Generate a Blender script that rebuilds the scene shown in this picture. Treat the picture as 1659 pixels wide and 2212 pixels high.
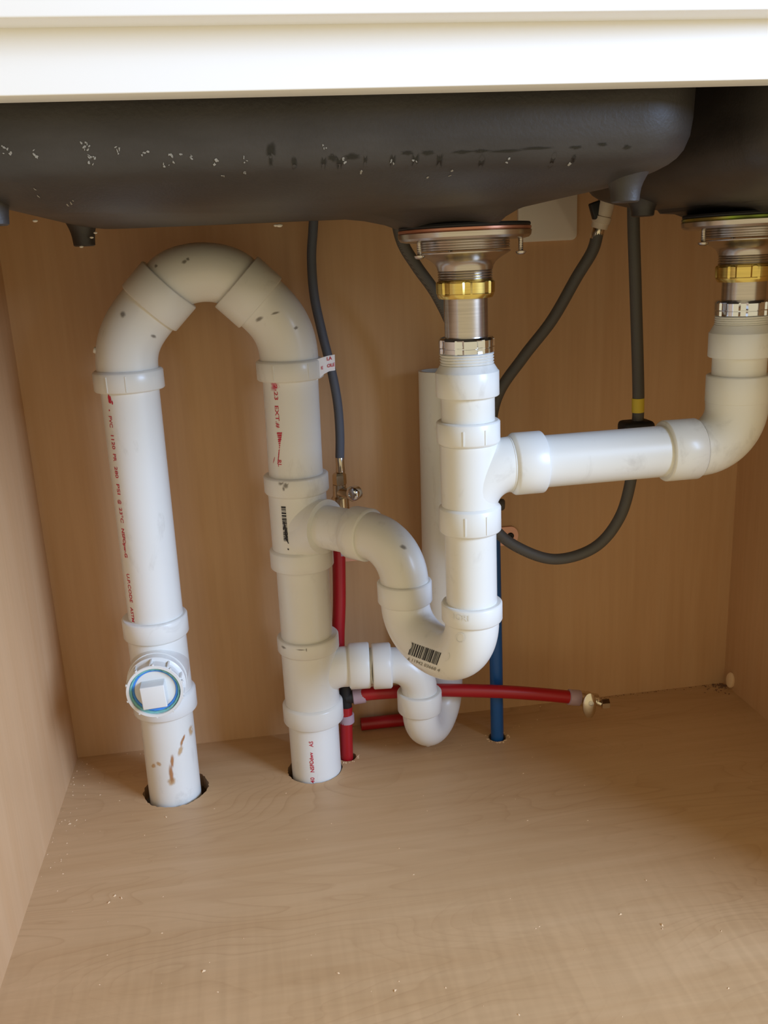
import bpy, bmesh, math, random
from mathutils import Vector, Matrix
from mathutils.bvhtree import BVHTree
random.seed(7)
scene = bpy.context.scene
for o in list(bpy.data.objects):
    bpy.data.objects.remove(o)
V = Vector

# ------------------------------------------------------------------ camera
YAW, PITCH, ROLL, ZC, FPX = 0.13727, 0.27486, -0.04714, 0.600, 1941.4
IW, IH = 1659.0, 2212.0
_f = V((math.sin(YAW)*math.cos(PITCH), math.cos(YAW)*math.cos(PITCH), -math.sin(PITCH)))
_r0 = V((math.cos(YAW), -math.sin(YAW), 0)); _u0 = _r0.cross(_f)
_r = _r0*math.cos(ROLL) + _u0*math.sin(ROLL)
_u = -_r0*math.sin(ROLL) + _u0*math.cos(ROLL)
cam_d = bpy.data.cameras.new('camera'); cam = bpy.data.objects.new('camera', cam_d)
scene.collection.objects.link(cam)
cam_d.sensor_fit = 'HORIZONTAL'; cam_d.sensor_width = 36.0; cam_d.lens = 36.0*FPX/IW
cam_d.clip_start = 0.02; cam_d.clip_end = 60
cam.matrix_world = Matrix(((_r.x, _u.x, -_f.x, 0), (_r.y, _u.y, -_f.y, 0), (_r.z, _u.z, -_f.z, ZC), (0, 0, 0, 1)))
scene.camera = cam

def at(px, py, Y):
    """world point on the plane y = Y that the photograph shows at pixel (px, py)"""
    d = _f + _r*((px-IW/2)/FPX) - _u*((py-IH/2)/FPX)
    return V((0, 0, ZC)) + d*(Y/d.y)

# ------------------------------------------------------------------ light
world = bpy.data.worlds.new('kitchen_ambient'); scene.world = world
world.use_nodes = True
bg = world.node_tree.nodes['Background']
bg.inputs['Color'].default_value = (1.0, 0.85, 0.55, 1); bg.inputs['Strength'].default_value = 0.70
def area_light(name, loc, target, sx, sy, energy, color):
    d = bpy.data.lights.new(name, 'AREA'); d.shape = 'RECTANGLE'; d.size = sx; d.size_y = sy
    d.energy = energy; d.color = color
    o = bpy.data.objects.new(name, d); scene.collection.objects.link(o)
    o.location = loc
    o.rotation_euler = (V(target)-V(loc)).to_track_quat('-Z', 'Y').to_euler()
    return o
area_light('window_daylight', (2.00, -0.72, 1.27), (0.0, 0.95, 0.28), 1.15, 1.0, 112, (0.45, 0.64, 1.0))

scene.view_settings.view_transform = 'Standard'
scene.view_settings.look = 'None'
scene.view_settings.gamma = 1.0
scene.view_settings.use_curve_mapping = False
scene.view_settings.exposure = 0.08

# ------------------------------------------------------------------ materials
def new_mat(name, color, rough=0.5, metal=0.0, spec=0.5):
    m = bpy.data.materials.new(name); m.use_nodes = True
    b = m.node_tree.nodes['Principled BSDF']
    b.inputs['Base Color'].default_value = (*color, 1)
    b.inputs['Roughness'].default_value = rough
    b.inputs['Metallic'].default_value = metal
    b.inputs['Specular IOR Level'].default_value = spec
    return m, m.node_tree, b
def srgb(r, g, b):
    f = lambda c: (c/255/12.92) if c/255 <= .04045 else ((c/255+.055)/1.055)**2.4
    return (f(r), f(g), f(b))
def coords(nt, scale=(1, 1, 1), rot=(0, 0, 0)):
    tc = nt.nodes.new('ShaderNodeTexCoord'); mp = nt.nodes.new('ShaderNodeMapping')
    mp.inputs['Scale'].default_value = scale; mp.inputs['Rotation'].default_value = rot
    nt.links.new(tc.outputs['Object'], mp.inputs['Vector'])
    return mp.outputs['Vector']
def noise(nt, vec, scale, detail=3, rough=.5, dist=0):
    n = nt.nodes.new('ShaderNodeTexNoise'); n.inputs['Scale'].default_value = scale
    n.inputs['Detail'].default_value = detail; n.inputs['Roughness'].default_value = rough
    n.inputs['Distortion'].default_value = dist
    nt.links.new(vec, n.inputs['Vector']); return n.outputs['Fac']
def ramp(nt, fac, stops):
    r = nt.nodes.new('ShaderNodeValToRGB'); e = r.color_ramp.elements
    while len(e) < len(stops): e.new(0.5)
    for el, (p, c) in zip(e, stops):
        el.position = p; el.color = (*c, 1) if len(c) == 3 else c
    nt.links.new(fac, r.inputs['Fac']); return r.outputs['Color']
def mix(nt, a, b, fac, mode='MIX'):
    m = nt.nodes.new('ShaderNodeMix'); m.data_type = 'RGBA'; m.blend_type = mode
    for sock, v in ((m.inputs[0], fac), (m.inputs[6], a), (m.inputs[7], b)):
        if hasattr(v, 'node'): nt.links.new(v, sock)
        elif isinstance(v, (int, float)): sock.default_value = v
        else: sock.default_value = (*v, 1)
    return m.outputs[2]
def bump(nt, bsdf, height, strength=.3, dist=.001):
    b = nt.nodes.new('ShaderNodeBump'); b.inputs['Strength'].default_value = strength
    b.inputs['Distance'].default_value = dist
    nt.links.new(height, b.inputs['Height']); nt.links.new(b.outputs['Normal'], bsdf.inputs['Normal'])

def wood_mat(name, light, dark, axis, figure=False):
    m, nt, b = new_mat(name, light, .42, 0, .4)
    long, cross = 2.2, 42.0
    sc = {'x': (long, cross, cross), 'z': (cross, cross, long)}[axis]
    g1 = noise(nt, coords(nt, sc), 1.0, 4, .6, .35)
    sc2 = tuple(s*4.2 for s in sc)
    g2 = noise(nt, coords(nt, sc2), 1.0, 2, .5, .1)
    c1 = ramp(nt, g1, [(.25, dark), (.72, light)])
    c2 = ramp(nt, g2, [(.30, (.955, .95, .94)), (.65, (1, 1, 1))])
    col = mix(nt, c1, c2, 1.0, 'MULTIPLY')
    broad = noise(nt, coords(nt, (1.3, 1.3, 1.3)), 2.5, 2, .5)
    col = mix(nt, col, ramp(nt, broad, [(.3, (.93, .92, .90)), (.7, (1.04, 1.04, 1.05))]), 1.0, 'MULTIPLY')
    if figure:
        # cathedral figure: contour lines of a stretched, smooth field
        fld = noise(nt, coords(nt, (2.1, 8.5, 1)), 1.0, 2.5, .45, .6)
        mul = nt.nodes.new('ShaderNodeMath'); mul.operation = 'MULTIPLY'; mul.inputs[1].default_value = 26
        nt.links.new(fld, mul.inputs[0])
        fr = nt.nodes.new('ShaderNodeMath'); fr.operation = 'FRACT'; nt.links.new(mul.outputs[0], fr.inputs[0])
        lines = ramp(nt, fr.outputs[0], [(.0, (.84, .80, .75)), (.10, (.93, .91, .89)), (.30, (1, 1, 1)), (.95, (1, 1, 1)), (1, (.87, .84, .80))])
        msk = noise(nt, coords(nt, (1.7, 3.2, 1)), 1.6, 1, .5)
        mskc = ramp(nt, msk, [(.42, (.15, .15, .15)), (.62, (.75, .75, .75))])
        col = mix(nt, col, lines, mskc, 'MULTIPLY')
        # ripple figure across the grain near the front edge
        rip = noise(nt, coords(nt, (120, 9, 1), (0, 0, .22)), 1.0, 1, .5, .3)
        ripc = ramp(nt, rip, [(.35, (.955, .95, .94)), (.65, (1.03, 1.03, 1.03))])
        tc = nt.nodes.new('ShaderNodeTexCoord'); sp = nt.nodes.new('ShaderNodeSeparateXYZ')
        nt.links.new(tc.outputs['Object'], sp.inputs[0])
        mr = nt.nodes.new('ShaderNodeMapRange'); mr.inputs[1].default_value = .78; mr.inputs[2].default_value = .66
        nt.links.new(sp.outputs['Y'], mr.inputs[0])
        col = mix(nt, col, ripc, mr.outputs[0], 'MULTIPLY')
    nt.links.new(col, b.inputs['Base Color'])
    return m

M = {}
M['wood_v'] = wood_mat('maple_melamine_upright', srgb(205, 166, 124), srgb(198, 156, 112), 'z')
M['wood_f'] = wood_mat('maple_melamine_floor', srgb(207, 171, 128), srgb(196, 158, 114), 'x', True)
M['mdf'] = new_mat('cut_particle_board', srgb(158, 126, 94), .9)[0]
M['light_block'] = new_mat('dark_light_block', srgb(40, 33, 28), .95)[0]  # dark tone for the added slab that blocks light below the floor
M['paint'] = new_mat('cream_painted_wood', srgb(243, 241, 238), .42)[0]
M['counter'] = new_mat('counter_underside', srgb(150, 120, 90), .8)[0]

def pvc_mat(name, base, dirt, amount):
    m, nt, b = new_mat(name, base, .33, 0, .5)
    n = noise(nt, coords(nt, (1, 1, .6)), 26, 5, .65, .6)
    lo = .62 - amount*.12
    c = ramp(nt, n, [(lo, base), (lo+.16, dirt)])
    n2 = noise(nt, coords(nt), 9, 3, .5)
    c = mix(nt, c, ramp(nt, n2, [(.3, (.95, .945, .93)), (.7, (1, 1, 1))]), 1.0, 'MULTIPLY')
    nt.links.new(c, b.inputs['Base Color'])
    b.inputs['Coat Weight'].default_value = .07; b.inputs['Coat Roughness'].default_value = .12
    return m
M['pvc'] = pvc_mat('white_pvc', (.80, .79, .74), (.66, .64, .59), .25)
M['pvc_dirty'] = pvc_mat('scuffed_white_pvc', (.785, .765, .695), (.64, .615, .55), .5)
M['pvc_clear'] = pvc_mat('milky_pvc', (.78, .765, .715), (.66, .65, .61), .2)
M['ink_red'] = new_mat('red_print', srgb(196, 38, 62), .6)[0]
M['ink_black'] = new_mat('black_print', srgb(36, 34, 34), .6)[0]
M['ink_grey'] = new_mat('grey_print', srgb(140, 135, 122), .6)[0]
M['sticker'] = new_mat('white_sticker', srgb(232, 228, 226), .6)[0]
M['sealant'] = new_mat('teal_thread_sealant', srgb(120, 182, 176), .55)[0]
M['sealant_blue'] = new_mat('blue_thread_sealant', srgb(70, 142, 224), .5)[0]
m, nt, b = new_mat('black_enamel', srgb(52, 47, 44), .46, 0, .45)
n = noise(nt, coords(nt), 420, 2, .6); bump(nt, b, n, .25, .0006)
n2 = noise(nt, coords(nt, (1, 1, 3)), 11, 4, .6)
nt.links.new(ramp(nt, n2, [(.3, srgb(44, 39, 36)), (.7, srgb(62, 57, 53))]), b.inputs['Base Color'])
M['enamel'] = m
M['flake'] = new_mat('white_chip', srgb(146, 141, 131), .7)[0]
def brushed(name, col, rough):
    m, nt, b = new_mat(name, col, rough, 1.0)
    n = noise(nt, coords(nt, (30, 30, 900)), 1, 2, .5)
    nt.links.new(ramp(nt, n, [(.3, tuple(c*.86 for c in col)), (.7, col)]), b.inputs['Base Color'])
    return m
M['nickel'] = brushed('brushed_nickel', (.56, .51, .455), .25)
M['chrome'] = new_mat('chrome', (.74, .77, .82), .10, 1)[0]
M['brass'] = brushed('yellow_brass', (.78, .60, .18), .24)
M['copper_ring'] = new_mat('copper_coloured_ring', (.62, .28, .18), .35, .8)[0]
m, nt, b = new_mat('iridescent_ring', (.3, .4, .1), .28, .9)
n = noise(nt, coords(nt, (1, 1, 1)), 30, 1, .5)
nt.links.new(ramp(nt, n, [(.38, (.05, .04, .02)), (.5, (.30, .42, .06)), (.62, (.55, .42, .12))]), b.inputs['Base Color'])
M['irid'] = m
M['rubber'] = new_mat('black_rubber', srgb(26, 24, 23), .6)[0]
def braided(name, c1, c2):
    m, nt, b = new_mat(name, c1, .55, 0, .4)
    ck = nt.nodes.new('ShaderNodeTexWave'); ck.inputs['Scale'].default_value = 620
    ck.bands_direction = 'DIAGONAL'
    nt.links.new(coords(nt), ck.inputs['Vector'])
    nt.links.new(ramp(nt, ck.outputs['Fac'], [(.2, c2), (.8, c1)]), b.inputs['Base Color'])
    bump(nt, b, ck.outputs['Fac'], .15, .0004)
    return m
M['hose'] = braided('grey_braided_hose', srgb(94, 90, 84), srgb(74, 71, 66))
M['hose_blue'] = braided('blue_grey_braided_hose', srgb(104, 109, 120), srgb(78, 82, 92))
M['yellow'] = new_mat('yellow_band', srgb(214, 188, 58), .55)[0]
M['connector'] = new_mat('tan_plastic', srgb(206, 190, 168), .5)[0]
M['plate'] = new_mat('white_cover_plate', srgb(226, 218, 204), .45)[0]
M['pex_red'] = new_mat('red_pex', srgb(166, 18, 28), .38)[0]
M['pex_blue'] = new_mat('blue_pex', srgb(20, 82, 144), .38)[0]
M['pex_ring'] = new_mat('clear_pink_sleeve', srgb(176, 150, 158), .35)[0]
M['copper'] = new_mat('copper_plate', (.72, .40, .30), .45, .6)[0]
M['gold_metal'] = new_mat('warm_chrome', (.66, .585, .46), .20, 1)[0]
M['chip_wood'] = new_mat('wood_chip', srgb(226, 192, 150), .85)[0]
M['dust'] = new_mat('brown_dust', srgb(122, 88, 64), .95)[0]

def soft_mat(name, col, rough, strength=1.0):
    m, nt, b = new_mat(name, col, rough)
    a = nt.nodes.new('ShaderNodeAttribute'); a.attribute_name = 'fade'
    mr = nt.nodes.new('ShaderNodeMapRange'); mr.interpolation_type = 'SMOOTHSTEP'; mr.inputs[2].default_value = .75; mr.inputs[4].default_value = strength
    nt.links.new(a.outputs['Fac'], mr.inputs[0]); nt.links.new(mr.outputs[0], b.inputs['Alpha'])
    return m
M['rust'] = soft_mat('brown_stain', srgb(184, 124, 68), .6, .8)
M['rust_pale'] = soft_mat('tan_stain', srgb(208, 168, 116), .6, .7)
M['scuff'] = soft_mat('grey_scuff', srgb(128, 121, 110), .6, .6)
M['tar'] = soft_mat('dark_glossy_smear', srgb(22, 20, 18), .22, .75)
M['ink_pink'] = soft_mat('pink_primer_smear', srgb(226, 120, 138), .5, .7)

# ------------------------------------------------------------------ builders
COL = scene.collection.objects
BASE = {}
PRINT = ('printed_text', 'ink_smear', 'primer_smear', 'rust_stain', 'pale_stain', 'barcode', 'ink_smudge', 'scuff_mark', 'sticker_print', 'barcode_number', 'raised_lettering')
class MB:
    def __init__(s): s.v = []; s.f = []; s.fade = None
    def add(s, vs, fs):
        k = len(s.v); s.v += [V(p) for p in vs]; s.f += [tuple(i+k for i in f) for f in fs]
    def rings(s, rings, cap0=True, cap1=True, closed=True):
        n = len(rings[0]); k = len(s.v)
        for r in rings: s.v += [V(p) for p in r]
        for i in range(len(rings)-1):
            for j in range(n if closed else n-1):
                a = k+i*n+j; b_ = k+i*n+(j+1) % n
                s.f.append((a, b_, b_+n, a+n))
        if cap0: s.f.append(tuple(k+j for j in reversed(range(n))))
        if cap1: s.f.append(tuple(k+(len(rings)-1)*n+j for j in range(n)))
    def sweep(s, path, seg=40, cap=True):
        """path: list of (point, tangent, radius)"""
        t = path[0][1].normalized()
        up = V((0, 0, 1)) if abs(t.z) < .9 else V((1, 0, 0))
        nrm = (up - t*up.dot(t)).normalized()
        rings = []
        for p, d, r in path:
            d = d.normalized(); q = t.rotation_difference(d); nrm = q @ nrm
            nrm = (nrm - d*nrm.dot(d)).normalized(); t = d
            bn = d.cross(nrm)
            rings.append([p + (nrm*math.cos(2*math.pi*j/seg) + bn*math.sin(2*math.pi*j/seg))*r for j in range(seg)])
        s.rings(rings, cap, cap)
    def lathe(s, c, axis, prof, seg=40, cap=True):
        """prof: list of (distance along the axis, radius)"""
        c = V(c); axis = V(axis).normalized()
        s.sweep([(c+axis*h, axis, r) for h, r in prof], seg, cap)
    def gear(s, c, axis, prof, radf, seg):
        """a lathe whose radius is scaled by radf(angle index)"""
        c = V(c); axis = V(axis).normalized()
        up = V((1, 0, 0)) if abs(axis.x) < .9 else V((0, 0, 1))
        n = (up-axis*up.dot(axis)).normalized(); bn = axis.cross(n)
        rings = []
        for h, r, mod in prof:
            ring = []
            for j in range(seg):
                rr = r*(1+(radf(j)-1)*mod); a = 2*math.pi*j/seg
                ring.append(c+axis*h+(n*math.cos(a)+bn*math.sin(a))*rr)
            rings.append(ring)
        s.rings(rings)
    def box(s, lo, hi, bev=0, mat=None):
        bm = bmesh.new(); bmesh.ops.create_cube(bm, size=1)
        for v in bm.verts:
            v.co = V([(lo[i]+hi[i])/2 + v.co[i]*(hi[i]-lo[i]) for i in range(3)])
        if bev: bmesh.ops.bevel(bm, geom=bm.edges[:], offset=bev, segments=3, affect='EDGES', profile=.5)
        if mat is not None:
            for v in bm.verts: v.co = mat @ v.co
        bm.verts.index_update()
        s.add([v.co.copy() for v in bm.verts], [[v.index for v in f.verts] for f in bm.faces]); bm.free()
    def build(s, name, mat, parent=None, smooth=True, angle=38):
        off = BASE.get(parent.name, V((0, 0, 0))) if parent else V((0, 0, 0))
        me = bpy.data.meshes.new(name)
        me.from_pydata([tuple(v-off) for v in s.v], [], s.f); me.update()
        bm = bmesh.new(); bm.from_mesh(me)
        bmesh.ops.recalc_face_normals(bm, faces=bm.faces[:]); bm.to_mesh(me); bm.free()
        if smooth:
            me.polygons.foreach_set('use_smooth', [True]*len(me.polygons))
            me.set_sharp_from_angle(angle=math.radians(angle))
        if s.fade is not None:
            at_ = me.attributes.new('fade', 'FLOAT', 'POINT'); at_.data.foreach_set('value', s.fade)
        me.materials.append(M[mat])
        o = bpy.data.objects.new(name, me); COL.link(o)
        if name in PRINT: o['kind'] = 'stuff'      # marks too small to pick apart
        if parent: o.parent = parent
        BASE[o.name] = off
        return o
def tag(o, label=None, cat=None, group=None, kind=None):
    if label: o['label'] = label
    if cat: o['category'] = cat
    if group: o['group'] = group
    if kind: o['kind'] = kind
    return o
def thing(name, label, cat, loc, group=None):
    o = bpy.data.objects.new(name, None); COL.link(o); o.location = loc
    o.empty_display_size = .02
    BASE[o.name] = V(loc)
    return tag(o, label, cat, group)

class Path:
    """a run of round pipe: straight lengths, bends and hub steps"""
    def __init__(s, p, d): s.p = V(p); s.d = V(d).normalized(); s.out = []
    def ring(s, r): s.out.append((s.p.copy(), s.d.copy(), r)); return s
    def line(s, L, r0, r1=None):
        s.ring(r0); s.p += s.d*L; s.ring(r0 if r1 is None else r1); return s
    def go(s, L): s.p += s.d*L; return s
    def arc(s, R, ang, toward, r, n=16, r1=None):
        tw = V(toward); tw = (tw - s.d*tw.dot(s.d)).normalized()
        ax = s.d.cross(tw).normalized(); c = s.p + tw*R; p0 = s.p - c; d0 = s.d.copy()
        for i in range(n+1):
            q = Matrix.Rotation(ang*i/n, 3, ax); s.p = c + q @ p0; s.d = (q @ d0).normalized()
            s.ring(r if r1 is None else r+(r1-r)*i/n)
        return s
    def bez(s, p3, d3, L0, L1, r, n=20):
        p0 = s.p.copy(); p3 = V(p3); d3 = V(d3).normalized(); a = p0+s.d*L0; b_ = p3-d3*L1
        for i in range(n+1):
            t = i/n; u = 1-t
            s.p = p0*u**3+a*3*u*u*t+b_*3*u*t*t+p3*t**3
            s.d = ((a-p0)*u*u+(b_-a)*2*u*t+(p3-b_)*t*t).normalized(); s.ring(r)
        return s
    def hub(s, L, r, c=.0018, c1=None):
        c1 = c if c1 is None else c1
        s.ring(r-c); s.go(c*.6).ring(r-c*.25); s.go(c*.4).ring(r); s.go(L-c-c1).ring(r)
        s.go(c1*.4).ring(r-c1*.25); s.go(c1*.6).ring(r-c1); return s
def smooth_path(pts, n=14):
    """Catmull-Rom curve through points -> list of (p, tangent)"""
    P = [V(p) for p in pts]; P = [P[0]*2-P[1]] + P + [P[-1]*2-P[-2]]
    out = []
    for i in range(1, len(P)-2):
        a, b_, c, d = P[i-1:i+3]
        for k in range(n if i < len(P)-3 else n+1):
            t = k/n
            p = .5*((2*b_)+(c-a)*t+(2*a-5*b_+4*c-d)*t*t+(3*b_-a-3*c+d)*t**3)
            g = .5*((c-a)+2*(2*a-5*b_+4*c-d)*t+3*(3*b_-a-3*c+d)*t*t)
            out.append((p, g.normalized()))
    return out
def hose_mb(pts, r, seg=18, n=14):
    mb = MB(); mb.sweep([(p, t, r) for p, t in smooth_path(pts, n)], seg); return mb

# ---- flat print laid onto a surface
def bvh_of(objs):
    vs, fs = [], []
    for o in objs:
        off = BASE[o.name]; k = len(vs)
        vs += [v.co+off for v in o.data.vertices]; fs += [[i+k for i in p.vertices] for p in o.data.polygons]
    return BVHTree.FromPolygons(vs, fs)
def text_mesh(body, size, bold=0.0):
    cu = bpy.data.curves.new('t', 'FONT'); cu.body = body; cu.size = size; cu.offset = bold
    cu.align_x = 'LEFT'; cu.resolution_u = 3; cu.fill_mode = 'FRONT'
    ob = bpy.data.objects.new('t', cu); COL.link(ob)
    dg = bpy.context.evaluated_depsgraph_get(); dg.update()
    me = bpy.data.meshes.new_from_object(ob.evaluated_get(dg))
    bm = bmesh.new(); bm.from_mesh(me); bmesh.ops.triangulate(bm, faces=bm.faces[:])
    bm.verts.index_update()
    vs = [(v.co.x, v.co.y) for v in bm.verts]; fs = [[v.index for v in f.verts] for f in bm.faces]
    bm.free(); bpy.data.objects.remove(ob); bpy.data.curves.remove(cu); bpy.data.meshes.remove(me)
    w = max((x for x, y in vs), default=0)
    return vs, fs, w
def grid2d(x0, y0, x1, y1, nx, ny, jit=0):
    vs = [(x0+(x1-x0)*i/nx + random.uniform(-jit, jit), y0+(y1-y0)*j/ny + random.uniform(-jit, jit)) for j in range(ny+1) for i in range(nx+1)]
    fs = [[j*(nx+1)+i, j*(nx+1)+i+1, (j+1)*(nx+1)+i+1, (j+1)*(nx+1)+i] for j in range(ny) for i in range(nx)]
    return vs, fs
def blob2d(cx, cy, rx, ry, rot=0, n=14, rough=.3):
    vs = [(cx, cy)]; c, s_ = math.cos(rot), math.sin(rot)
    for i in range(n):
        a = 2*math.pi*i/n; k = 1+random.uniform(-rough, rough)
        x, y = rx*k*math.cos(a), ry*k*math.sin(a)
        vs.append((cx+x*c-y*s_, cy+x*s_+y*c))
    return vs, [[0, i+1, (i+1) % n+1] for i in range(n)]
def decal(pieces, origin, ux, uy, direction, tree, lift=.00035, soft=0):
    """lays 2D pieces [(verts, faces)] at origin+x*ux+y*uy along direction onto the surface"""
    mb = MB(); o = V(origin); ux = V(ux); uy = V(uy); d = V(direction).normalized()
    if soft: mb.fade = []
    for vs, fs in pieces:
        if soft:      # grow the patch; it fades out towards its rim
            c0 = vs[0]; vs = [(c0[0]+(x-c0[0])*soft, c0[1]+(y-c0[1])*soft) for x, y in vs]
        pts = []; ok = []
        for x, y in vs:
            p = o+ux*x+uy*y-d*.06
            h, nr, i_, _ = tree.ray_cast(p, d, .2)
            ok.append(h is not None)
            if h is not None and nr.dot(d) > 0: nr = -nr
            pts.append(h+nr*lift if h is not None else p)
        keep = [f for f in fs if all(ok[i] for i in f)]
        if keep:
            mb.add(pts, keep)
            if soft: mb.fade += [1.0]+[0.0]*(len(pts)-1)
    return mb

# ------------------------------------------------------------------ the cabinet (setting)
XL, XR, YB = -0.2635, 0.6229, 1.0789
YF0, YF1 = 0.505, 0.525          # face frame, front and back
ZR = 0.6855                      # underside of the top rail
ZT = 0.765
X1, Y1 = -0.1300, 0.9747         # riser with the cleanout
X2, Y2 = 0.0385, 0.9842          # stack with the two tees
X3, Y3 = 0.1885, 0.7829          # drop below the large bowl
X4 = 0.4475                      # drop below the small bowl
BLUE = V((0.2725, 1.0070, 0)); RED = V((0.0772, 1.0025, 0))

def struct(name, mb, mat, parent=None, smooth=False):
    o = mb.build(name, mat, parent, smooth)
    if not parent: o['kind'] = 'structure'
    return o
def slab(lo, hi, bev=0):
    mb = MB(); mb.box(lo, hi, bev); return mb
struct('wall_back', slab((XL-.018, YB, -.1), (XR+.018, YB+.012, ZT)), 'wood_v')
struct('wall_left', slab((XL-.018, YF1, -.1), (XL, YB, ZT)), 'wood_v')
struct('wall_right', slab((XR, YF1, -.1), (XR+.018, YB, ZT)), 'wood_v')
struct('ceiling', slab((XL-.018, YF0-.03, ZT), (XR+.018, YB+.012, ZT+.03)), 'counter')
# floor panel with drilled holes
def floor_panel():
    holes = [((X1-.002, Y1+.003), .0385, .0012), ((X2-.003, Y2+.001), .0335, .0006), ((BLUE.x, BLUE.y), .0115, .0009), ((RED.x+.001, RED.y), .0105, .0006)]
    bm = bmesh.new()
    x0, x1, y0, y1 = XL, XR, YF1-.004, YB
    T = .017
    edges = []
    def loop(pts):
        vs = [bm.verts.new((x, y, 0)) for x, y in pts]
        es = [bm.edges.new((vs[i], vs[(i+1) % len(vs)])) for i in range(len(vs))]
        edges.extend(es); return es
    loop([(x0, y0), (x1, y0), (x1, y1), (x0, y1)])
    hole_edges = []
    for (cx, cy), r, j in holes:
        n = 72
        hole_edges += loop([(cx+(r+random.uniform(-j, j))*math.cos(2*math.pi*i/n), cy+(r+random.uniform(-j, j))*math.sin(2*math.pi*i/n)) for i in range(n)])
    bmesh.ops.triangle_fill(bm, use_beauty=True, use_dissolve=False, edges=edges)
    bmesh.ops.recalc_face_normals(bm, faces=bm.faces[:])
    top = list(bm.faces)
    for f in top:
        if f.normal.z < 0: f.normal_flip()
        f.material_index = 0
    ex = bmesh.ops.extrude_edge_only(bm, edges=edges)
    for g in ex['geom']:
        if isinstance(g, bmesh.types.BMVert): g.co.z -= T
        if isinstance(g, bmesh.types.BMFace): g.material_index = 1
    me = bpy.data.meshes.new('floor'); bm.to_mesh(me); bm.free()
    me.materials.append(M['wood_f']); me.materials.append(M['mdf'])
    o = bpy.data.objects.new('floor', me); COL.link(o); o['kind'] = 'structure'
    BASE[o.name] = V((0, 0, 0))
    return o
FLOOR = floor_panel()
struct('underfloor_light_block', slab((XL, YF1, -.10), (XR, YB, -.088)), 'light_block')  # added dark slab; keeps world light from shining up through the holes
# face frame
fr = thing('trim_1', 'cream painted face frame around the cabinet opening', 'face frame', ((XL+XR)/2, YF0, 0)); fr['kind'] = 'structure'
slab((XL-.018, YF0, ZR), (XR+.018, YF1, ZT), .0008).build('rail', 'paint', fr)
slab((XL-.018, YF0, -.055), (XR+.018, YF1-.002, -.002), .0008).build('rail', 'paint', fr)
slab((XL-.018, YF0, -.002), (XL+.018, YF1, ZR), .0008).build('stile', 'paint', fr)
slab((XR-.018, YF0, -.002), (XR+.018, YF1, ZR), .0008).build('stile', 'paint', fr)
df = slab((XL-.010, YF0-.0195, .7155), (XR+.010, YF0, ZT+.02), .0012).build('drawer_front', 'paint')
tag(df, 'cream false drawer front across the top of the cabinet', 'drawer front')

# ------------------------------------------------------------------ the sink
def rrect(cx, cy, a, b_, rc, n=9):
    pts = []
    for qx, qy, a0 in ((1, 1, 0), (-1, 1, 90), (-1, -1, 180), (1, -1, 270)):
        for i in range(n+1):
            t = math.radians(a0+90*i/n)
            pts.append((cx+qx*(a-rc)+rc*math.cos(t), cy+qy*(b_-rc)+rc*math.sin(t)))
    return pts
def bowl(x0, x1, y0, y1, drain, zd, rc=.052, dz=0):
    cx, cy, a, b_ = (x0+x1)/2, (y0+y1)/2, (x1-x0)/2, (y1-y0)/2
    prof = [(0, ZT-.001), (0, .700+dz), (.0008, .676+dz), (.002, .666+dz), (.005, .658+dz), (.0085, .6535+dz), (.0130, .6500+dz), (.019, .6470+dz), (.026, .6443+dz), (.036, .641+dz), (.048, .6383+dz), (.062, .6362+dz)]
    mb = MB(); rings = []
    for ins, z in prof:
        r = max(rc-ins*.55, .018)
        rings.append([V((x, y, z)) for x, y in rrect(cx, cy, a-ins, b_-ins, r)])
    last = rings[-1]
    dx, dy = drain
    for k_, (rad, z) in enumerate(((.108, .6345+dz), (.086, .6315+dz*.7), (.068, .6272), (.0575, zd+.0006), (.055, zd))):
        ring = []
        for p in last:
            ang = math.atan2(p.y-dy, p.x-dx)
            rr = min(rad, math.hypot(p.y-dy, p.x-dx)-.0015*(k_+1)); c = V((dx+rr*math.cos(ang), dy+rr*math.sin(ang), z))
            ring.append(c)
        rings.append(ring)
    mb.rings(rings, False, True)
    return mb
sink = thing('kitchen_sink', 'black enamelled double bowl sink hanging below the counter', 'sink', (.2, .74, .62))
B1 = (-.182, .2935, .545, .935); B2 = (.330, .600, .545, .925)
bowl1 = bowl(*B1, (X3, Y3), .6225).build('bowl', 'enamel', sink, angle=60)
tag(bowl1, 'large left bowl with chipped front')
bowl2 = bowl(*B2, (X4, Y3), .6225, dz=-.004).build('bowl', 'enamel', sink, angle=60)
tag(bowl2, 'smaller right bowl')
def foot(p, h, r):
    mb = MB(); x, y, z = p
    mb.lathe((x, y, z), (0, 0, 1), [(0, r*.82), (.0008, r*.95), (h*.45, r), (h*.7, r*1.06), (h*.95, r*1.18), (h*1.2, r*1.35), (h*1.5, r*1.6), (h*1.9, r*2.0)], 28)
    return mb
for px, py, Y, h, r in ((-10, 488, .595, .013, .0085), (183, 532, .885, .0165, .0100), (1350, 438, .590, .0125, .0095), (1388, 468, .815, .0105, .0105)):
    foot(at(px, py, Y), h, r).build('foot', 'enamel', sink)
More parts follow.
